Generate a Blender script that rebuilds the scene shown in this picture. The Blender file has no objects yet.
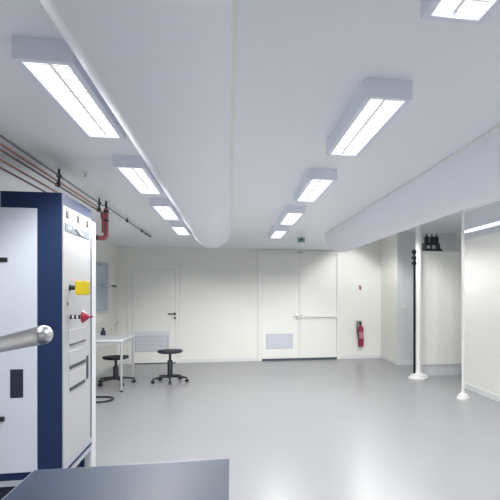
import bpy, bmesh, math, random
from mathutils import Vector, Matrix
random.seed(4)
S = bpy.context.scene
COL = S.collection
PI = math.pi

# ------------------------------------------------------------------ materials
def mat(name, col, rough=0.5, metal=0.0, spec=0.5, emit=None, strength=0.0, noise=None, bump=None, coat=0.0):
    m = bpy.data.materials.new(name); m.use_nodes = True
    nt = m.node_tree; b = nt.nodes['Principled BSDF']
    b.inputs['Base Color'].default_value = (*col, 1)
    b.inputs['Roughness'].default_value = rough
    b.inputs['Metallic'].default_value = metal
    b.inputs['Specular IOR Level'].default_value = spec
    b.inputs['Coat Weight'].default_value = coat
    if emit:
        b.inputs['Emission Color'].default_value = (*emit, 1)
        b.inputs['Emission Strength'].default_value = strength
    if noise or bump:
        tc = nt.nodes.new('ShaderNodeTexCoord')
    if noise:                                   # (scale, amount[, rough amount]) faint mottling of the surface itself
        n = nt.nodes.new('ShaderNodeTexNoise'); n.inputs['Scale'].default_value = noise[0]
        n.inputs['Detail'].default_value = 5 if noise[0] > 2 else 2
        nt.links.new(tc.outputs['Object'], n.inputs['Vector'])
        r = nt.nodes.new('ShaderNodeValToRGB')
        r.color_ramp.elements[0].position = .3; r.color_ramp.elements[1].position = .7
        a = noise[1]
        r.color_ramp.elements[0].color = (*[max(0, c*(1-a)) for c in col], 1)
        r.color_ramp.elements[1].color = (*[min(1, c*(1+a)) for c in col], 1)
        nt.links.new(n.outputs['Fac'], r.inputs['Fac'])
        nt.links.new(r.outputs['Color'], b.inputs['Base Color'])
        if len(noise) > 2:
            mr = nt.nodes.new('ShaderNodeMapRange')
            mr.inputs['To Min'].default_value = rough - noise[2]; mr.inputs['To Max'].default_value = rough + noise[2]
            nt.links.new(n.outputs['Fac'], mr.inputs['Value']); nt.links.new(mr.outputs['Result'], b.inputs['Roughness'])
    if bump:                                    # (scale, strength)
        n2 = nt.nodes.new('ShaderNodeTexNoise'); n2.inputs['Scale'].default_value = bump[0]; n2.inputs['Detail'].default_value = 3
        nt.links.new(tc.outputs['Object'], n2.inputs['Vector'])
        bp = nt.nodes.new('ShaderNodeBump'); bp.inputs['Strength'].default_value = bump[1]; bp.inputs['Distance'].default_value = .01
        nt.links.new(n2.outputs['Fac'], bp.inputs['Height']); nt.links.new(bp.outputs['Normal'], b.inputs['Normal'])
    return m

LAMP = 34.0
M = {}
M['floor'] = mat('floor_epoxy', (.325, .330, .347), .30, spec=.5, noise=(.7, .02))
M['ceiling'] = mat('ceiling_panel', (.90, .92, .965), .33, spec=.4, noise=(.5, .012))
M['wall'] = mat('wall_panel', (.845, .845, .80), .42, spec=.4, noise=(.6, .012))
M['wall_grey'] = mat('wall_panel_grey', (.70, .73, .75), .45, noise=(.6, .012))
M['fascia'] = mat('fascia_grey', (.66, .68, .72), .5)
M['skirt'] = mat('skirting', (.76, .77, .78), .4)
M['door'] = mat('door_paint', (.86, .862, .825), .38, spec=.4)
M['frame'] = mat('door_frame_paint', (.84, .84, .82), .35)
M['joint'] = mat('door_joint', (.42, .43, .45), .6)
M['seal'] = mat('door_seal', (.06, .08, .12), .6)
M['grille'] = mat('grille_paint', (.52, .55, .66), .5)
M['black'] = mat('black_plastic', (.012, .013, .018), .4)
M['dark'] = mat('dark_steel', (.035, .04, .055), .45, metal=.3)
M['matteblack'] = mat('matte_black', (.012, .013, .018), .8, spec=.1)
M['navyblack'] = mat('navy_black', (.012, .016, .045), .4)
M['chrome'] = mat('brushed_steel', (.66, .66, .68), .3, metal=1.0, noise=(30, .05))
M['alu'] = mat('aluminium', (.62, .64, .67), .35, metal=.6)
M['duct'] = mat('duct_textile', (.92, .915, .985), .7, spec=.2, noise=(1.2, .012), bump=(3, .08))
M['housing'] = mat('lamp_housing', (.84, .87, .97), .45, noise=(2, .02))
M['louvre'] = mat('lamp_louvre', (.7, .71, .71), .5, emit=(1, .99, .96), strength=.12)
M['lamp'] = mat('lamp_diffuser', (.9, .9, .9), .5, emit=(1.0, .995, .97), strength=1.8)
M['strip'] = mat('strip_tube', (.9, .9, .9), .5, emit=(1.0, .99, .97), strength=4.0)
M['blue'] = mat('rack_blue', (.014, .029, .088), .5, spec=.2, noise=(3, .06))
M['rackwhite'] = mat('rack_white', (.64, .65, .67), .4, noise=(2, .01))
M['rackside'] = mat('rack_side_darkened', (.42, .425, .44), .5, noise=(2, .01))  # rack white darkened in its colour to counter overbright lamps on this side
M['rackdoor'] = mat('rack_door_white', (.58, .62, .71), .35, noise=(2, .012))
M['rackgrey'] = mat('rack_grey', (.42, .45, .52), .45)
M['steelblue'] = mat('steel_blue', (.26, .32, .43), .5)
M['brown'] = mat('gauge_brown', (.10, .06, .05), .4)
M['yellow'] = mat('yellow_plastic', (.52, .40, .008), .4)
M['red'] = mat('red_plastic', (.27, .015, .04), .4)
M['extred'] = mat('extinguisher_red', (.27, .012, .05), .3)
M['pinkish'] = mat('label_pink', (.72, .42, .44), .5)
M['labelred'] = mat('label_dull_red', (.42, .20, .24), .5)
M['plate'] = mat('plate_blue_grey', (.10, .135, .19), .5)
M['white'] = mat('white_plastic', (.85, .85, .85), .4)
M['post'] = mat('post_white', (.84, .84, .83), .35)
M['copper'] = mat('copper_pipe', (.46, .25, .21), .45, metal=.35, noise=(6, .18))
M['darkpipe'] = mat('dark_pipe', (.24, .15, .16), .5, metal=.3, noise=(6, .2))
M['greypipe'] = mat('grey_pipe', (.22, .22, .26), .45, metal=.5)
M['lagging'] = mat('red_lagging', (.36, .10, .12), .6, noise=(14, .2))
M['desk'] = mat('desk_steel', (.026, .040, .074), .5, spec=.15, metal=0, noise=(3, .25, .08), bump=(6, .05))
M['deskedge'] = mat('desk_edge', (.22, .25, .32), .35, metal=.5)
M['laminate'] = mat('table_laminate', (.72, .75, .80), .3)
M['tableleg'] = mat('table_leg', (.50, .52, .55), .4, metal=.3)
M['seat'] = mat('stool_seat', (.012, .016, .030), .55, bump=(40, .1))
M['stoolbase'] = mat('stool_base', (.012, .014, .022), .4)
M['glass'] = mat('window_glass', (.44, .52, .60), .12, spec=.6)
M['signgreen'] = mat('sign_green', (.30, .52, .42), .5)
M['signwhite'] = mat('sign_white', (.80, .84, .83), .5)
M['added_daylight'] = mat('added_daylight_pane', (.8, .85, .9), .4, emit=(.84, .91, 1.0), strength=.45)  # glowing panes of the window added behind the camera

# ------------------------------------------------------------------ mesh helpers
def bm_new(): return bmesh.new()

def box(bm, x0, x1, y0, y1, z0, z1, bev=0.0, seg=2):
    t = bmesh.new()
    bmesh.ops.create_cube(t, size=1.0)
    for v in t.verts:
        v.co = Vector(((x0+x1)/2 + v.co.x*(x1-x0), (y0+y1)/2 + v.co.y*(y1-y0), (z0+z1)/2 + v.co.z*(z1-z0)))
    if bev > 0:
        bmesh.ops.bevel(t, geom=list(t.edges), offset=bev, segments=seg, affect='EDGES', profile=.5, clamp_overlap=True)
    merge(bm, t); return bm

def merge(bm, t):
    me = bpy.data.meshes.new('tmp'); t.to_mesh(me); t.free()
    bm.from_mesh(me); bpy.data.meshes.remove(me)

def cyl(bm, p0, p1, r0, r1=None, n=20, cap=True):
    p0, p1 = Vector(p0), Vector(p1); r1 = r0 if r1 is None else r1
    t = bmesh.new()
    bmesh.ops.create_cone(t, cap_ends=cap, segments=n, radius1=max(r0, 1e-4), radius2=max(r1, 1e-4), depth=(p1-p0).length)
    q = Vector((0, 0, 1)).rotation_difference((p1-p0).normalized())
    bmesh.ops.transform(t, matrix=Matrix.Translation((p0+p1)/2) @ q.to_matrix().to_4x4(), verts=t.verts)
    merge(bm, t); return bm

def lathe(bm, prof, c=(0, 0, 0), axis='Z', n=32):
    """prof: list of (r, h); closed at both ends."""
    t = bmesh.new(); rings = []
    for r, h in prof:
        ring = []
        for i in range(n):
            a = 2*PI*i/n
            x, y = r*math.cos(a), r*math.sin(a)
            co = (x, y, h) if axis == 'Z' else ((h, x, y) if axis == 'X' else (x, h, y))
            ring.append(t.verts.new(Vector(co) + Vector(c)))
        rings.append(ring)
    for a, b in zip(rings, rings[1:]):
        for i in range(n):
            t.faces.new((a[i], a[(i+1) % n], b[(i+1) % n], b[i]))
    t.faces.new(rings[0]); t.faces.new(rings[-1])
    bmesh.ops.recalc_face_normals(t, faces=t.faces)
    merge(bm, t); return bm

def tube(bm, pts, r, n=12, round_end=False):
    pts = [Vector(p) for p in pts]; t = bmesh.new(); rings = []
    up = Vector((0, 0, 1))
    d = (pts[1]-pts[0]).normalized()
    if abs(d.dot(up)) > .95: up = Vector((0, 1, 0))
    u = d.cross(up).normalized()
    for i, p in enumerate(pts):
        d = ((pts[min(i+1, len(pts)-1)] - pts[max(i-1, 0)])).normalized()
        u = (u - d*u.dot(d)).normalized(); v = d.cross(u)
        rr = r[i] if isinstance(r, (list, tuple)) else r
        rings.append([t.verts.new(p + (u*math.cos(2*PI*k/n) + v*math.sin(2*PI*k/n))*rr) for k in range(n)])
    for a, b in zip(rings, rings[1:]):
        for i in range(n): t.faces.new((a[i], a[(i+1) % n], b[(i+1) % n], b[i]))
    t.faces.new(rings[0]); t.faces.new(rings[-1])
    bmesh.ops.recalc_face_normals(t, faces=t.faces)
    merge(bm, t); return bm

def arc_path(pts, rad, n=5):
    """round the corners of a polyline."""
    pts = [Vector(p) for p in pts]; out = [pts[0]]
    for a, b, c in zip(pts, pts[1:], pts[2:]):
        d0 = (a-b).normalized(); d1 = (c-b).normalized()
        k = min(rad, (a-b).length*.45, (c-b).length*.45)
        for i in range(n+1):
            s = i/n
            out.append((b+d0*k)*(1-s)**2 + b*2*s*(1-s) + (b+d1*k)*s*s)
    out.append(pts[-1]); return out

def obj(name, bm, m, parent=None, smooth=False, loc=None):
    me = bpy.data.meshes.new(name); bm.to_mesh(me); bm.free()
    o = bpy.data.objects.new(name, me); COL.objects.link(o)
    me.materials.append(M[m])
    if smooth:
        for p in me.polygons: p.use_smooth = True
        try: me.set_sharp_from_angle(angle=math.radians(40))
        except Exception: pass
    if parent: o.parent = parent
    if loc: o.location = loc
    return o

def tag(o, label, cat, group=None):
    o['label'] = label; o['category'] = cat
    if group: o['group'] = group
    return o

def thing(name, label, cat, loc=(0, 0, 0), rz=0, group=None):
    o = bpy.data.objects.new(name, None); COL.objects.link(o)
    o.location = loc; o.rotation_euler = (0, 0, rz); o.empty_display_size = .1
    return tag(o, label, cat, group)

def struct(name, bm, m, parent=None, smooth=False):
    o = obj(name, bm, m, parent, smooth)
    if not parent: o['kind'] = 'structure'
    return o

def sbox(name, m, *a, bev=0.0, parent=None):
    return struct(name, box(bm_new(), *a, bev=bev), m, parent)

def pbox(name, m, parent, *a, bev=0.003):
    return obj(name, box(bm_new(), *a, bev=bev), m, parent)

def dup(root, loc, rz=0, label=None):
    r = root.copy(); COL.objects.link(r); r.location = loc; r.rotation_euler = (0, 0, rz)
    if label: r['label'] = label
    for ch in list(root.children):
        c = ch.copy(); COL.objects.link(c); c.parent = r
        for g in ch.children:
            d = g.copy(); COL.objects.link(d); d.parent = c
    return r

# ------------------------------------------------------------------ setting
CZ = 2.63           # ceiling
YB = 12.34          # back wall
XL = -2.52          # left wall
YR = -4.0           # wall behind the camera
sbox('floor', 'floor', XL-.15, 5.1, YR-.15, YB+.15, -.12, 0)
sbox('ceiling', 'ceiling', XL-.15, 2.34, YR-.15, YB+.15, CZ, CZ+.45)
sbox('ceiling_bay', 'ceiling', 2.34, 5.1, YR-.15, YB+.15, 2.95, 3.08)
sbox('wall_left', 'wall', XL-.15, XL, YR-.15, YB+.15, 0, CZ)
sbox('wall_back', 'wall', XL, 3.62, YB, YB+.15, 0, 2.95)
sbox('wall_jog', 'wall', 3.62, 3.77, 11.05, YB+.15, 0, 2.95)
sbox('wall_recess', 'wall_grey', 3.77, 5.1, 11.05, 11.2, 0, 2.95)
struct('wall_recess_front', box(bm_new(), 3.62, 3.77, 11.035, 11.05, 0, 2.95), 'wall_grey')
sbox('wall_outer', 'wall', 5.0, 5.1, 8.3, 11.05, 0, 2.95)
sbox('wall_right', 'wall', 3.85, 3.97, YR, 8.2, 0, 2.49)
sbox('trim_1', 'fascia', 3.855, 3.97, YR, 8.2, 2.49, 2.95)
sbox('wall_return', 'wall', 3.97, 5.0, 8.1, 8.2, 0, 2.95)
sbox('wall_rear', 'wall', XL, 5.1, YR-.15, YR, 0, 2.95)
# coved skirtings
def skirting(name, x0, x1, y0, y1):
    sbox(name, 'skirt', x0, x1, y0, y1, 0, .085, bev=.004)
skirting('baseboard_back', XL+.015, -2.276, YB-.015, YB)
skirting('baseboard_middle', -1.144, .622, YB-.015, YB)
skirting('baseboard_corner', 2.597, 3.605, YB-.015, YB)
skirting('baseboard_jog', 3.605, 3.62, 11.035, YB-.001)
skirting('baseboard_left', XL, XL+.015, YR, YB-.001)
sbox('baseboard_right', 'skirt', 3.835, 3.85, YR, 8.2, 0, .10, bev=.004)
sbox('baseboard_recess', 'skirt', 3.605, 5.0, 11.02, 11.035, 0, .085, bev=.004)

# vertical joints between the wall panels (thin strips on the back wall)
for i, x in enumerate((-.62, 3.0)):
    sbox('trim_%d' % (i+2), 'frame', x-.004, x+.004, YB-.002, YB+.001, .085, CZ-.001)
for i, y in enumerate((5.8, 7.0)):
    sbox('trim_%d' % (i+4), 'frame', 3.848, 3.851, y-.004, y+.004, .10, 2.488)

# window in the wall on the left, unseen glowing window added behind the camera for its bluish light
w1 = struct('window_1', bm_new(), 'frame')
fr = bm_new()
y0, y1, z0, z1 = 10.15, 11.46, 1.20, 2.22
for a in ((y0, y1, z0, z0+.05), (y0, y1, z1-.05, z1), (y0, y0+.05, z0+.05, z1-.05), (y1-.05, y1, z0+.05, z1-.05)):
    box(fr, XL, XL+.022, a[0], a[1], a[2], a[3], bev=.003)
obj('window_frame', fr, 'alu', w1)
pbox('pane', 'glass', w1, XL+.002, XL+.010, y0+.05, y1-.05, z0+.05, z1-.05, bev=0)
pbox('top_bead', 'steelblue', w1, XL+.01, XL+.018, y0+.05, y1-.05, z1-.075, z1-.05, bev=.001)
hb = cyl(bm_new(), (XL+.08, 10.92, 1.742), (XL+.08, 11.75, 1.742), .013)
h = obj('stay_bar', hb, 'alu', w1, True)
bb = bm_new()
cyl(bb, (XL+.08, 11.60, 1.742), (XL+.08, 11.86, 1.742), .024)
obj('grip', bb, 'dark', h, True)
bb = bm_new()
for y in (11.0, 11.5): cyl(bb, (XL+.02, y, 1.742), (XL+.08, y, 1.742), .012)
obj('bracket', bb, 'alu', h, True)

w2 = struct('added_window', bm_new(), 'frame')  # unseen window, added as a light source for the foreground
fr = bm_new()
for a in ((-1.6, 3.4, .85, .93), (-1.6, 3.4, 2.32, 2.4), (-1.6, -1.52, .93, 2.32), (3.32, 3.4, .93, 2.32), (.03, .11, .93, 2.32), (1.68, 1.76, .93, 2.32)):
    box(fr, a[0], a[1], YR, YR+.03, a[2], a[3], bev=.003)
obj('window_frame', fr, 'alu', w2)
for a, b in ((-1.52, .03), (.11, 1.68), (1.76, 3.32)):
    pbox('pane', 'added_daylight', w2, a, b, YR+.004, YR+.012, .93, 2.32, bev=0)

# single door in the back wall
d1 = struct('door_1', bm_new(), 'frame')
fr = bm_new()
for a in ((-2.274, -2.170, 0, 2.222), (-1.236, -1.146, 0, 2.222), (-2.170, -1.236, 2.145, 2.222)):
    box(fr, a[0], a[1], YB-.045, YB, a[2], a[3], bev=.006)
obj('door_frame', fr, 'frame', d1)
bm = box(bm_new(), -2.166, -1.240, YB-.022, YB-.001, .012, 2.141, bev=.003)
leaf = obj('door_leaf', bm, 'door', d1)
pbox('bottom_seal', 'seal', d1, -2.166, -1.20, YB-.03, YB-.021, .0, .020, bev=0)
bm = bm_new(); box(bm, -1.47, -1.25, YB-.008, YB-.0, 2.0, 2.01)
bm.free()
gr = bm_new()
box(gr, -2.125, -1.388, YB-.034, YB-.021, .27, .635, bev=.003)
g = obj('vent_grille', gr, 'grille', leaf)
sl = bm_new()
for i in range(11):
    z = .30 + i*.03
    box(sl, -2.095, -1.418, YB-.040, YB-.033, z, z+.012)
obj('slats', sl, 'skirt', leaf)
pbox('kick_plate', 'laminate', leaf, -2.135, -1.378, YB-.030, YB-.021, .642, .735, bev=.002)
hn = bm_new()
cyl(hn, (-1.255, YB-.022, 1.125), (-1.255, YB-.075, 1.125), .014)
tube(hn, arc_path([(-1.255, YB-.075, 1.125), (-1.31, YB-.08, 1.125), (-1.40, YB-.072, 1.122)], .02), .013)
cyl(hn, (-1.255, YB-.022, 1.125), (-1.255, YB-.030, 1.125), .030)
cyl(hn, (-1.255, YB-.022, 1.03), (-1.255, YB-.034, 1.03), .024)
obj('door_handle', hn, 'dark', leaf, True)

# double door
d2 = struct('door_2', bm_new(), 'frame')
fr = bm_new()
for a in ((.624, .716, 0, 2.60), (2.512, 2.595, 0, 2.60), (.716, 2.512, 2.535, 2.60)):
    box(fr, a[0], a[1], YB-.045, YB, a[2], a[3], bev=.006)
obj('door_frame', fr, 'frame', d2)
LA = obj('door_leaf', box(bm_new(), .722, 1.585, YB-.022, YB-.001, .05, 2.53, bev=.003), 'door', d2)
LB = obj('door_leaf', box(bm_new(), 1.632, 2.506, YB-.022, YB-.001, .05, 2.53, bev=.003), 'door', d2)
pbox('astragal', 'frame', d2, 1.588, 1.629, YB-.032, YB-.001, .05, 2.53, bev=.004)
pbox('bottom_seal', 'seal', LA, .700, 1.606, YB-.036, YB-.005, .004, .048, bev=.002)
pbox('bottom_seal', 'seal', LB, 1.610, 2.53, YB-.036, YB-.005, .004, .048, bev=.002)
pbox('top_catch', 'joint', d2, 1.555, 1.665, YB-.055, YB-.044, 2.555, 2.585, bev=.003)
gr = box(bm_new(), .811, 1.439, YB-.034, YB-.021, .285, .635, bev=.003)
obj('vent_grille', gr, 'grille', LA)
sl = bm_new()
for i in range(11):
    z = .31 + i*.029
    box(sl, .838, 1.412, YB-.040, YB-.033, z, z+.011)
obj('slats', sl, 'skirt', LA)
hn = bm_new()
cyl(hn, (1.555, YB-.022, 1.05), (1.555, YB-.07, 1.05), .013)
tube(hn, [(1.555, YB-.07, 1.05), (1.50, YB-.07, 1.05), (1.45, YB-.066, 1.05)], .012)
box(hn, 1.533, 1.577, YB-.028, YB-.021, .96, 1.12, bev=.003)
obj('door_handle', hn, 'alu', LA, True)
pb = bm_new()
box(pb, 1.665, 2.50, YB-.085, YB-.045, 1.015, 1.085, bev=.010)
bar = obj('push_bar', pb, 'white', LB)
en = bm_new()
for x in (1.645, 2.44): box(en, x, x+.07, YB-.095, YB-.021, 1.0, 1.10, bev=.008)
obj('bracket', en, 'frame', bar)

# small wall things
sw = thing('light_switch', 'small round white switch on grey recess wall beside white post', 'switch', (3.785, 11.035, 1.29))
obj('plate', lathe(bm_new(), [(.055, 0), (.055, -.008), (.048, -.014)], axis='Y'), 'white', sw, True)
pbox('rocker', 'frame', sw, -.018, .018, -.022, -.013, -.025, .025, bev=.003)

# ------------------------------------------------------------------ ceiling lights
def make_light():
    t = thing('ceiling_light', 'x', 'ceiling light', (0, 0, 0), 0, 'box lights on the ceiling')
    W, L, H = .114, .545, .090        # half width, half length, height
    w, l = .087, .517
    hb = bm_new()
    box(hb, -W, W, -L, L, -.030, -.0005)
    for a in ((-W, -w, -L, L), (w, W, -L, L), (-w, w, -L, -l), (-w, w, l, L)):
        box(hb, a[0], a[1], a[2], a[3], -H, -.030)
    obj('housing', hb, 'housing', t)
    for s in (-1, 1):
        x0, x1 = (-w, -.006) if s < 0 else (.006, w)
        obj('diffuser', box(bm_new(), x0, x1, -l, l, -H+.030, -H+.038), 'lamp', t)
    obj('divider', box(bm_new(), -.006, .006, -l, l, -H+.022, -H+.0575), 'louvre', t)
    lv = bm_new()
    for i in range(1, 14):
        y = -l + 2*l*i/14
        for x0, x1 in ((-w, w),):
            box(lv, x0, x1, y-.004, y+.004, -H+.024, -H+.0298)
    obj('louvre', lv, 'louvre', t)
    return t
LT = make_light()
lights = []
NM_L = ['box light above the blue rack, largest in view of the row beside the copper pipes',
        'second box light of the row beside the copper pipes, counted from the camera',
        'third box light of the row beside the copper pipes, counted from the camera',
        'farthest box light of the row beside the copper pipes, near the single door']
NM_R = ['box light at the top edge, nearest of the row ending at the double door',
        'large box light, second in the row that ends at the double door',
        'third box light in the row that ends at the double door',
        'fourth box light in the row ending at the double door, short of the last one',
        'farthest box light before the double door, beside the exit sign']
first = True
for row, x, ys in ((NM_L, -.748, [2.83, 4.65, 6.43, 8.24]), (NM_R, .752, [1.15, 2.95, 4.78, 6.64, 8.45])):
    for lab, y in zip(row, ys):
        if first: LT.location = (x, y, CZ); LT['label'] = lab; first = False
        else: dup(LT, (x, y, CZ), 0, lab)

dup(LT, (-.748, 1.01, CZ), 0, 'added box light out of view above the steel table, nearest of the row beside the pipes')  # unseen fixture added for light on the near ceiling and foreground
# unseen row of fixtures added behind the duct to brighten the bay
for i, y in enumerate((1.2, 4.8, 8.35, 10.7)):
    dup(LT, (2.80, y, 2.95), 0, 'added box light hidden behind the duct in the bay, %s' % ('above the camera', 'level with the rack', 'before the white cabinet', 'near the recess')[i])
# the lamps inside every fixture: broad light with the cut-off of the housing
def lamp(x, y, z, power):
    for dy in (-.34, 0, .34):
        l = bpy.data.lights.new('lamp', 'SPOT'); l.energy = power; l.color = (1, .995, .975)
        l.spot_size = math.radians(170); l.spot_blend = .15; l.shadow_soft_size = .03
        l.use_nodes = True                       # batwing distribution of a louvred fitting: less straight down, more along the room
        nt = l.node_tree; em = nt.nodes['Emission']
        ge = nt.nodes.new('ShaderNodeNewGeometry'); sx = nt.nodes.new('ShaderNodeSeparateXYZ')
        ab = nt.nodes.new('ShaderNodeMath'); ab.operation = 'ABSOLUTE'
        mr = nt.nodes.new('ShaderNodeMapRange')
        mr.inputs['To Min'].default_value = 1.6; mr.inputs['To Max'].default_value = .5
        nt.links.new(ge.outputs['Incoming'], sx.inputs[0]); nt.links.new(sx.outputs['Z'], ab.inputs[0])
        nt.links.new(ab.outputs[0], mr.inputs['Value']); nt.links.new(mr.outputs['Result'], em.inputs['Strength'])
        o = bpy.data.objects.new('lamp', l); COL.objects.link(o); o.location = (x, y+dy, z-.074)
        o.scale = (.22, 1, 1)
for o in [o for o in bpy.data.objects if o.get('category') == 'ceiling light']:
    lamp(*o.location, LAMP*(1 if o.location.x < 2 else .62 if o.location.y > 10 else 1.45))

# ------------------------------------------------------------------ half-round textile air ducts
def make_duct(name, xc, yend, label, r=.305):
    t = thing(name, label, 'air duct', (xc, 0, CZ), 0, 'half round air ducts')
    bm = bm_new(); n = 28
    ys = [YR+.02] + [YR+.5+i*.6 for i in range(40) if YR+.5+i*.6 < yend-.25] + [yend-.12]
    prof = [(y, 1.0) for y in ys]
    ring = []
    for y, k in prof:
        ring.append([bm.verts.new((r*k*math.cos(PI*i/n), y, -.001-r*k*math.sin(PI*i/n))) for i in range(n+1)])
    for a, b in zip(ring, ring[1:]):
        for i in range(n): bm.faces.new((a[i], b[i], b[i+1], a[i+1]))
        bm.faces.new((a[0], a[n], b[n], b[0]))
    bm.faces.new(ring[0])
    bmesh.ops.recalc_face_normals(bm, faces=bm.faces)
    obj('sleeve', bm, 'duct', t, True)
    bm = bm_new(); ring = []
    for k in range(9):
        a = PI/2*k/8; y = yend-.12+.12*math.sin(a); rr = r*(.62+.38*math.cos(a)) if k < 8 else r*.60
        ring.append([bm.verts.new((rr*math.cos(PI*i/n), y, -.001-rr*math.sin(PI*i/n))) for i in range(n+1)])
    for a, b in zip(ring, ring[1:]):
        for i in range(n): bm.faces.new((a[i], b[i], b[i+1], a[i+1]))
    bm.faces.new(ring[-1])
    bmesh.ops.recalc_face_normals(bm, faces=bm.faces)
    obj('end_cap', bm, 'duct', t, True)
    bm = bm_new()
    for s in (-1, 1): box(bm, s*(r+.004)-.011, s*(r+.004)+.011, YR+.02, yend-.12, -.016, -.0008, bev=.003)
    obj('mounting_rail', bm, 'frame', t)
    return t
make_duct('air_duct', -.300, 8.62, 'wide pale half round air duct running down the middle of the ceiling')
make_duct('air_duct', 1.925, 9.15, 'pale half round air duct on the ceiling above the white posts')

# ------------------------------------------------------------------ pipes under the ceiling
PG = 'pipes along the ceiling above the rack'
def pipe(name, m, r, pts, label, n=10):
    return tag(obj(name, tube(bm_new(), pts, r, n), m, None, True), label, 'pipe', PG)
xp = -1.40
pipe('ceiling_pipe', 'greypipe', .008, [(xp, -1.0, 2.572), (xp, 6.17, 2.572)], 'dark grey pipe, topmost of the bundle along the ceiling')
pipe('ceiling_pipe', 'copper', .009, arc_path([(xp-.015, -1.0, 2.530), (xp-.015, 6.14, 2.530), (xp-.015, 6.16, 2.42)], .05), 'copper pipe just under the topmost grey pipe of the ceiling bundle')
pipe('ceiling_pipe', 'darkpipe', .008, [(xp-.01, -1.0, 2.492), (xp-.01, 6.10, 2.492)], 'dark reddish pipe, third from the ceiling in the bundle')
pipe('ceiling_pipe', 'copper', .008, [(xp-.045, -1.0, 2.450), (xp-.045, 5.6, 2.450)], 'copper pipe, fourth from the ceiling, vanishing behind the rack top')
pipe('ceiling_pipe', 'darkpipe', .007, [(xp-.075, -1.0, 2.416), (xp-.075, 5.2, 2.416)], 'lowest thin pipe of the ceiling bundle, just clear of the rack')
rp = thing('drop_pipe', 'red lagged pipe dropping from the ceiling behind the rack, elbow at its foot', 'pipe', (-1.375, 6.2, 0))
bm = tube(bm_new(), arc_path([(0, 0, CZ-.001), (0, 0, 2.215), (0, -.11, 2.215), ], .05), .026, 14)
bm.free()
bm = tube(bm_new(), arc_path([(0, 0, 2.545), (0, 0, 2.215), (-.085, -.02, 2.215)], .05), .026, 14)
tube(bm, arc_path([(-.02, -.06, 2.50), (-.02, -.06, 2.27)], .04), .014, 10)
obj('lagged_pipe', bm, 'lagging', rp, True)
bm = cyl(bm_new(), (-.085, -.02, 2.215), (-.125, -.03, 2.215), .030); cyl(bm, (-.10, -.02, 2.215), (-.10, -.02, 2.25), .009)
obj('valve', bm, 'black', rp, True)
bm = bm_new()
cyl(bm, (0, 0, 2.53), (0, 0, CZ-.001), .012)
obj('hanger_rod', bm, 'dark', rp, True)
for z in (2.40, 2.50): obj('clamp', cyl(bm_new(), (0, 0, z), (0, 0, z+.022), .030), 'dark', rp, True)
def hanger(y, lab, two=True):
    t = thing('pipe_hanger', lab, 'pipe bracket', (-1.40, y, CZ), 0, 'black pipe brackets')
    b = bm_new(); box(b, -.007, .007, -.012, .012, -.15 if two else -.05, -.0005, bev=.002)
    obj('stem', b, 'dark', t)
    for z, x in (((-.058, .0), (-.133, -.01)) if two else ((-.04, 0.0),)):
        obj('clamp', cyl(bm_new(), (x, -.016, z), (x, .016, z), .019 if two else .020, n=14), 'black', t, True)
hanger(4.66, 'black double pipe bracket above the rack on the ceiling pipes')
hanger(6.0, 'black double pipe bracket where the pipes turn down behind the rack')
hanger(7.53, 'small black clip on the thin ceiling cable, past the red pipe', False)
hanger(8.75, 'small black clip on the thin ceiling cable, nearer its far end', False)
cb = thing('ceiling_cable', 'thin grey cable on the ceiling running on past the red drop pipe', 'cable')
obj('conduit', tube(bm_new(), [(xp, 6.25, 2.592), (xp, 9.3, 2.592)], .008, 8), 'greypipe', cb, True)
obj('end_plug', tube(bm_new(), [(xp, 9.05, 2.592), (xp, 9.65, 2.598)], .016, 10), 'dark', cb, True)
sp = thing('ceiling_sprinkler', 'tiny white sprinkler head on the ceiling between the pipes and lights', 'sprinkler', (-1.22, 4.75, CZ))
obj('rosette', lathe(bm_new(), [(.030, 0), (.030, -.006), (.014, -.014)]), 'white', sp, True)
obj('nozzle', lathe(bm_new(), [(.010, -.012), (.010, -.035), (.018, -.037), (.018, -.040)]), 'chrome', sp, True)

# ------------------------------------------------------------------ blue equipment rack
XR = -1.154
rk = thing('equipment_rack', 'tall navy blue equipment rack with white door and white side panel', 'equipment rack', (XR, 3.9, 0))
def R(name, m, x0, x1, y0, y1, z0, z1, bev=.003, parent=None):     # local: x from the right face, y from the front face
    return pbox(name, m, parent or rk, x0, x1, y0, y1, z0, z1, bev=bev)
R('cabinet_body', 'blue', -1.02, 0, 0, .795, .318, 2.297, bev=.005)
R('base_channel', 'rackgrey', -1.015, -.004, .004, .79, .276, .3178, bev=.003)
R('plinth', 'navyblack', -.98, -.07, .07, .75, .06, .277, bev=.003)
for x in (-.93, -.055):
    for y in (.06, .40, .73):
        obj('foot', lathe(bm_new(), [(.045, 0), (.045, .02), (.016, .03), (.016, .277)], (x, y, 0), n=16), 'blue', rk, True)
rc = bm_new(); box(rc, -1.02, .0, .796, .932, .0, 2.21, bev=.008)
obj('rear_cover', rc, 'rackwhite', rk)
R('header_panel', 'steelblue', -1.01, -.383, -.006, .0, 2.19, 2.292, bev=.002)
dr = R('door', 'rackdoor', -1.0, -.153, -.022, -.001, .374, 2.182, bev=.006)
R('door_window', 'navyblack', -.318, -.237, -.026, -.021, .887, 1.081, bev=.002, parent=dr)
R('pull_slot', 'black', -.47, -.332, -.036, -.021, 1.810, 1.840, bev=.004, parent=dr)
R('lower_handle', 'black', -.47, -.350, -.045, -.021, .732, .764, bev=.006, parent=dr)
R('side_skirt', 'rackgrey', .0, .006, .004, .785, .352, .388, bev=.002)
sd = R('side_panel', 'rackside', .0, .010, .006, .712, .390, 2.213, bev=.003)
for y in (.090, .363, .616):
    R('gauge', 'black', .009, .014, y-.030, y+.030, 2.130, 2.186, bev=.002, parent=sd)
    R('gauge_needle', 'brown', .013, .016, y-.014, y+.014, 2.140, 2.176, bev=.001, parent=sd)
R('display_plate', 'plate', .009, .014, .034, .662, 2.035, 2.094, bev=.002, parent=sd)
lg = bm_new()                                  # white swoosh and dash on the display plate
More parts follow.
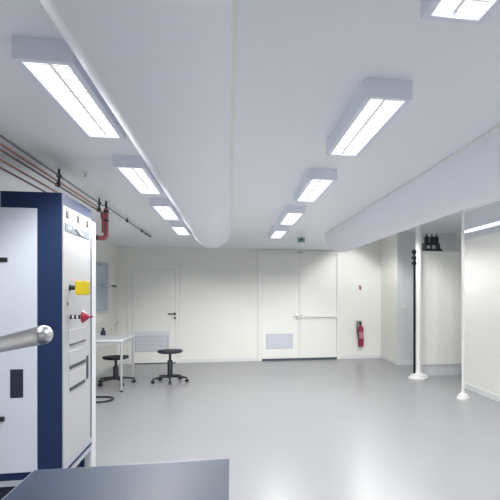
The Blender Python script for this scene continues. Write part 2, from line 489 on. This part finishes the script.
pts = []
for i in range(17):
    s = i/16; pts.append((.0145, .22+.26*s, 2.066+.016*math.sin(s*2*PI*.9+.4)))
tube(lg, pts, [.003+.008*math.sin(PI*i/16) for i in range(17)], 8)
box(lg, .013, .0165, .09, .16, 2.058, 2.074, bev=.001)
obj('emblem', lg, 'white', sd, True)
# yellow switch on its black shaft
b = cyl(bm_new(), (.008, .144, 1.638), (.055, .144, 1.638), .017); cyl(b, (.008, .144, 1.638), (.014, .144, 1.638), .024)
obj('switch_shaft', b, 'black', sd, True)
R('switch_grip', 'yellow', .050, .140, .118, .182, 1.586, 1.688, bev=.009, parent=sd)
R('warning_label', 'pinkish', .009, .0115, .19, .25, 1.690, 1.708, bev=.0, parent=sd)
R('status_lamp', 'brown', .009, .014, .080, .105, 1.512, 1.534, bev=.003, parent=sd)
# red cone on its striped stem
b = cyl(bm_new(), (.008, .144, 1.427), (.100, .144, 1.427), .009)
obj('cone_stem', b, 'white', sd, True)
for x in (.014, .042, .070): obj('stem_ring', cyl(bm_new(), (x, .144, 1.427), (x+.014, .144, 1.427), .016), 'black', sd, True)
obj('red_cone', lathe(bm_new(), [(.042, .094), (.045, .099), (.040, .108), (.018, .134), (.008, .142), (.006, .168)], (0, .144, 1.427), 'X', 20), 'red', sd, True)
for z, t, y1 in ((1.222, .010, .546), (1.066, .026, .546), (.908, .026, .523)):
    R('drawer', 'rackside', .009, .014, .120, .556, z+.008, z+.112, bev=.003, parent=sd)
    R('drawer_pull', 'dark', .010, .018, .140, y1, z-t+.008, z+.007, bev=.003, parent=sd)
R('side_handle', 'navyblack', .009, .016, .585, .630, .907, 1.094, bev=.004, parent=sd)

# ------------------------------------------------------------------ foreground steel table and rail
dk = thing('steel_table', 'blue grey steel topped table in the foreground before the rack', 'table', (-.37, 1.55, 0))
obj('tabletop', box(bm_new(), -.392, .362, -.70, .69, .868, .9, bev=.003), 'desk', dk)
eb = bm_new()
for a in ((-.396, -.3922, -.704, .694), (.3622, .366, -.704, .694), (-.3922, .3622, .6902, .694), (-.3922, .3622, -.704, -.7002)):
    box(eb, a[0], a[1], a[2], a[3], .866, .8985)
obj('edge_strip', eb, 'deskedge', dk)
for x in (-.31, .31):
    for y in (-.64, .63):
        obj('leg', box(bm_new(), x-.02, x+.02, y-.02, y+.02, 0, .868, bev=.003), 'deskedge', dk)
ap = bm_new()
for y in (-.64, .63): box(ap, -.29, .29, y-.012, y+.012, .80, .868)
for x in (-.31, .31): box(ap, x-.012, x+.012, -.62, .61, .80, .868)
obj('apron', ap, 'desk', dk)

rl = thing('steel_handrail', 'brushed steel tube rail with round end reaching in front of the rack', 'handrail', (-1.17, 2.31, 0))
tip = Vector((-.384+1.17, 1.19-2.31, 1.513)); far = Vector((-.594+1.17, 1.5-2.31, 1.464))
dr_ = (far-tip).normalized(); p2 = tip + dr_*1.0
path = []; rad = []
for i in range(7):                               # domed end
    a = PI/2*i/6; path.append(tip + dr_*(.020*(1-math.sin(a)))); rad.append(max(.0012, .0205*math.sin(a)) if i else .0012)
path = [tip + dr_*(.0205*(1-math.cos(PI/2*i/6))) for i in range(7)]
rad = [max(.0012, .0205*math.sin(PI/2*i/6)) for i in range(7)]
el = arc_path([tip + dr_*.03, Vector((0, 0, tip.z + dr_.z*1.39)), Vector((0, 0, .012))], .12, 8)
obj('rail', tube(bm_new(), path + el, rad + [.0205]*len(el), 24), 'chrome', rl, True)
obj('floor_flange', lathe(bm_new(), [(.075, 0), (.075, .008), (.03, .014), (.024, .03)]), 'chrome', rl, True)

# ------------------------------------------------------------------ lab table by the left wall
tb = thing('lab_table', 'light grey topped lab table with slim legs beyond the rack', 'table', (-2.09, 9.40, 0))
obj('tabletop', box(bm_new(), -.375, .375, -.53, .53, .815, .848, bev=.004), 'laminate', tb)
for x in (-.345, .35):
    for y in (-.50, .50):
        lg = obj('leg', cyl(bm_new(), (x, y, .02), (x, y, .815), .0175, n=14), 'tableleg', tb, True)
        obj('foot', cyl(bm_new(), (x, y, 0), (x, y, .022), .024, n=14), 'stoolbase', lg, True)
ap = bm_new()
for y in (-.50, .50): box(ap, -.345, .35, y-.010, y+.010, .765, .815)
for x in (-.345, .35): box(ap, x-.010, x+.010, -.50, .50, .765, .815)
obj('apron', ap, 'tableleg', tb)
bt = thing('small_bottle', 'small black bottle standing on the lab table', 'bottle', (-2.235, 9.86, .848))
obj('bottle_body', lathe(bm_new(), [(.040, 0), (.043, .01), (.043, .06), (.03, .085), (.016, .095), (.016, .105)], n=18), 'navyblack', bt, True)
obj('cap', lathe(bm_new(), [(.019, .103), (.019, .128), (.012, .132)], n=18), 'black', bt, True)
tr = thing('cable_trunking', 'pale cable trunking along the wall above the lab table', 'cable duct', (XL, 9.0, 0))
obj('channel', box(bm_new(), 0.0005, .055, -3.0, 3.33, .94, 1.005, bev=.004), 'wall', tr)
obj('cover', box(bm_new(), .0552, .060, -3.0, 3.33, .948, .997, bev=.002), 'frame', tr)
hz = [(-2.35, 8.10, .014), (-2.05, 8.06, .014), (-1.85, 8.05, .014), (-1.757, 8.12, .014), (-1.728, 8.27, .014), (-1.77, 8.40, .014), (-1.88, 8.46, .014), (-2.1, 8.49, .014), (-2.35, 8.5, .014)]
tag(obj('floor_hose', tube(bm_new(), arc_path(hz, .08, 4), .014, 10), 'black', None, True), 'black hose looped on the floor in front of the lab table', 'hose')

# ------------------------------------------------------------------ stools
def make_stool(label, loc, seat_z, rz):
    t = thing('swivel_stool', label, 'stool', loc, rz, 'black swivel stools')
    obj('seat', lathe(bm_new(), [(.05, seat_z-.055), (.175, seat_z-.055), (.208, seat_z-.045), (.221, seat_z-.025), (.213, seat_z-.006), (.16, seat_z), (.05, seat_z-.004)], n=40), 'seat', t, True)
    c = obj('column', lathe(bm_new(), [(.026, .10), (.046, .11), (.046, max(.2, seat_z-.20)), (.036, max(.21, seat_z-.185)), (.022, max(.215, seat_z-.18)), (.022, seat_z-.08), (.05, seat_z-.07), (.06, seat_z-.052)], n=20), 'stoolbase', t, True)
    obj('hub', lathe(bm_new(), [(.045, .078), (.055, .085), (.055, .12), (.040, .135)], n=20), 'stoolbase', t, True)
    for k in range(5):
        a = 2*PI*k/5; ca, sa = math.cos(a), math.sin(a)
        sp = tube(bm_new(), [(.04*ca, .04*sa, .108), (.17*ca, .17*sa, .098), (.31*ca, .31*sa, .080)], [.024, .021, .015], 10)
        arm = obj('base_arm', sp, 'stoolbase', t, True)
        w = bm_new()
        x, y = .305*ca, .305*sa
        for s in (-1, 1):
            ox, oy = -sa*.016*s, ca*.016*s
            cyl(w, (x+ox*.55, y+oy*.55, .030), (x+ox*1.6, y+oy*1.6, .030), .030, n=16)
        cyl(w, (x, y, .03), (x, y, .08), .009, n=10)
        obj('castor', w, 'stoolbase', arm, True)
    return t
make_stool('black swivel stool on castors standing free before the single door', (-1.075, 9.72, 0), .578, math.radians(72-18+6))
make_stool('lower black swivel stool under the lab table', (-1.995, 9.72, 0), .490, math.radians(12))

# ------------------------------------------------------------------ extinguisher and its sign, exit sign
fx = thing('fire_extinguisher', 'dark red fire extinguisher hung on the back wall', 'fire extinguisher', (3.095, 12.265, .30))
obj('cylinder', lathe(bm_new(), [(.050, 0), (.066, .012), (.068, .04), (.068, .43), (.060, .47), (.035, .505), (.022, .52), (.022, .545)], n=24), 'extred', fx, True)
vb = cyl(bm_new(), (0, 0, .54), (0, 0, .595), .024, n=14)
box(vb, -.115, .02, -.014, .014, .575, .592, bev=.004); box(vb, -.105, .015, -.012, .012, .606, .622, bev=.004)
obj('valve', vb, 'black', fx)
obj('hose', tube(bm_new(), arc_path([(-.02, -.01, .56), (-.10, -.03, .545), (-.095, -.05, .35), (-.07, -.06, .22)], .06), .013, 10), 'black', fx, True)
lb = bm_new()
n = 16
for zz in ((.20, .36),):
    v0 = [lb.verts.new((.069*math.sin(a), -.069*math.cos(a), zz[0])) for a in [(-1.1+2.2*i/n) for i in range(n+1)]]
    v1 = [lb.verts.new((.069*math.sin(a), -.069*math.cos(a), zz[1])) for a in [(-1.1+2.2*i/n) for i in range(n+1)]]
    for i in range(n): lb.faces.new((v0[i], v0[i+1], v1[i+1], v1[i]))
obj('instruction_label', lb, 'labelred', fx)
pbox('wall_bracket', 'dark', fx, -.03, .03, .055, .0745, .38, .46, bev=.002)
sg = thing('extinguisher_sign', 'small white and red sign above the fire extinguisher', 'sign', (3.085, YB, 1.735))
pbox('plate', 'signwhite', sg, -.065, .065, -.006, -.0005, -.085, .085, bev=.002)
pc = bm_new()
box(pc, -.012, .036, -.0085, -.0058, -.055, .025); box(pc, .002, .022, -.0085, -.0058, .025, .055); box(pc, -.035, .002, -.0085, -.0058, .038, .052)
obj('pictogram', pc, 'red', sg)
ex = thing('exit_sign', 'small green running figure exit sign hanging below the ceiling before the double door', 'exit sign', (1.238, 9.3, CZ))
pbox('sign_frame', 'signwhite', ex, -.075, .075, -.012, .012, -.128, -.022, bev=.003)
pbox('hanging_stem', 'alu', ex, -.01, .01, -.006, .006, -.024, -.0005, bev=.001)
pbox('green_face', 'signgreen', ex, -.066, .066, -.0145, -.0115, -.118, -.032, bev=.0)
fg = bm_new()                                   # running figure in the middle of the plate
box(fg, -.022, .010, -.017, -.014, -.085, -.055); cyl(fg, (.012, -.017, -.046), (.012, -.014, -.046), .010, n=14)
tube(fg, [(-.014, -.0155, -.083), (-.028, -.0155, -.095), (-.042, -.0155, -.096)], .005, 6)
tube(fg, [(.002, -.0155, -.083), (.020, -.0155, -.092), (.018, -.0155, -.110)], .005, 6)
tube(fg, [(.006, -.0155, -.060), (.026, -.0155, -.068), (.036, -.0155, -.060)], .004, 6)
tube(fg, [(-.018, -.0155, -.060), (-.032, -.0155, -.066), (-.036, -.0155, -.078)], .004, 6)
obj('pictogram', fg, 'navyblack', ex)

# ------------------------------------------------------------------ white posts, cabinet in the bay, strip light
def post(label, x, y, r, fr, top):
    t = thing('support_post', label, 'post', (x, y, 0), 0, 'white posts along the bay')
    obj('shaft', cyl(bm_new(), (0, 0, .02), (0, 0, top), r, n=24), 'post', t, True)
    obj('base_flange', lathe(bm_new(), [(fr, 0), (fr, .028), (fr*.90, .036), (fr*.82, .038), (fr*.82, .066), (fr*.6, .078), (r*1.25, .10), (r*1.05, .13)], n=36), 'post', t, True)
    obj('top_collar', lathe(bm_new(), [(r*1.05, top-.05), (r*1.6, top-.03), (r*1.6, top-.001)], n=24), 'post', t, True)
    return t
p1 = post('thick white post on wide stepped foot with dark strip, beside the white cabinet', 3.456, 9.28, .055, .185, 2.95)
ch = obj('dark_channel', box(bm_new(), -.097, -.060, -.012, .012, .0, 2.42, bev=.003), 'matteblack', p1)
cl = bm_new()
for z in (2.16, 2.26, 2.37):
    b = obj('clamp', box(bm_new(), -.122, -.052, -.035, .035, z-.028, z+.028, bev=.006), 'matteblack', p1)
cl.free()
post('slim white post on small round foot at the end of the near white wall', 3.44, 7.33, .022, .095, 2.95)

cbn = thing('white_cabinet', 'tall plain white cabinet on a recessed grey plinth behind the thick post', 'cabinet', (4.031, 9.50, 0))
obj('front_panel', box(bm_new(), -.44, .62, 0, .022, .213, 2.382, bev=.004), 'door', cbn)
obj('carcass', box(bm_new(), -.43, .61, .0222, .26, .214, 2.372), 'wall', cbn)
obj('plinth', box(bm_new(), -.42, .60, .03, .25, .0, .2138), 'fascia', cbn)
obj('top_edge', box(bm_new(), -.445, .625, -.006, .0218, 2.3822, 2.41, bev=.003), 'frame', cbn)

eq = thing('valve_unit', 'black machine unit with sloped side on top of the white cabinet', 'machine', (3.885, 9.66, 2.373))
bd = bm_new()                                  # stepped body with a sloping side
vs = []
for y in (-.12, .06):
    vs.append([bd.verts.new((x, y, z)) for x, z in ((-.19, .0), (.22, .0), (.12, .10), (.10, .20), (-.19, .20))])
bd.faces.new(vs[0][::-1]); bd.faces.new(vs[1])
for i in range(5): bd.faces.new((vs[0][i], vs[0][(i+1) % 5], vs[1][(i+1) % 5], vs[1][i]))
bmesh.ops.recalc_face_normals(bd, faces=bd.faces)
obj('body', bd, 'dark', eq)
for x in (-.14, -.03, .06):
    obj('valve_head', box(bm_new(), x-.035, x+.035, -.10, .0, .201, .33, bev=.008), 'black', eq)
    obj('valve_stem', cyl(bm_new(), (x, -.05, .325), (x, -.05, .38), .014, n=12), 'dark', eq, True)
pl = bm_new()
for x in (-.13, -.02): box(pl, x-.035, x+.035, -.128, -.1195, .09, .15, bev=.003)
obj('face_plates', pl, 'rackgrey', eq)

st = thing('rail_strip_light', 'long thin strip light along the top of the near white wall', 'strip light', (3.805, 4.5, 2.60))
obj('backing', box(bm_new(), .0, .0495, -2.6, 3.55, -.02, .045, bev=.004), 'housing', st)
obj('tube', box(bm_new(), -.022, -.0005, -2.58, 3.53, .004, .022, bev=.006), 'strip', st)

# ------------------------------------------------------------------ world, camera, colour
w = bpy.data.worlds.new('World'); S.world = w; w.use_nodes = True
bg = w.node_tree.nodes['Background']; bg.inputs['Color'].default_value = (.75, .85, 1, 1); bg.inputs['Strength'].default_value = .3

cam = bpy.data.cameras.new('Camera'); co = bpy.data.objects.new('Camera', cam); COL.objects.link(co)
cam.sensor_width = 36; cam.sensor_fit = 'HORIZONTAL'
F = 520.0
cam.lens = 36*F/500
cam.shift_x = -(331-250)/500
cam.shift_y = (293-250)/500
cam.clip_start = .02
co.location = (0, 0, 1.6)
co.rotation_euler = (PI/2, 0, -math.atan(100/F))
S.camera = co
vs_ = S.view_settings
S.display_settings.display_device = 'sRGB'
vs_.view_transform = 'Standard'; vs_.look = 'None'; vs_.gamma = 1; vs_.use_curve_mapping = False
vs_.exposure = 0.05
S.cycles.max_bounces = 10; S.cycles.diffuse_bounces = 8; S.cycles.use_denoising = True
S.cycles.sample_clamp_indirect = 6
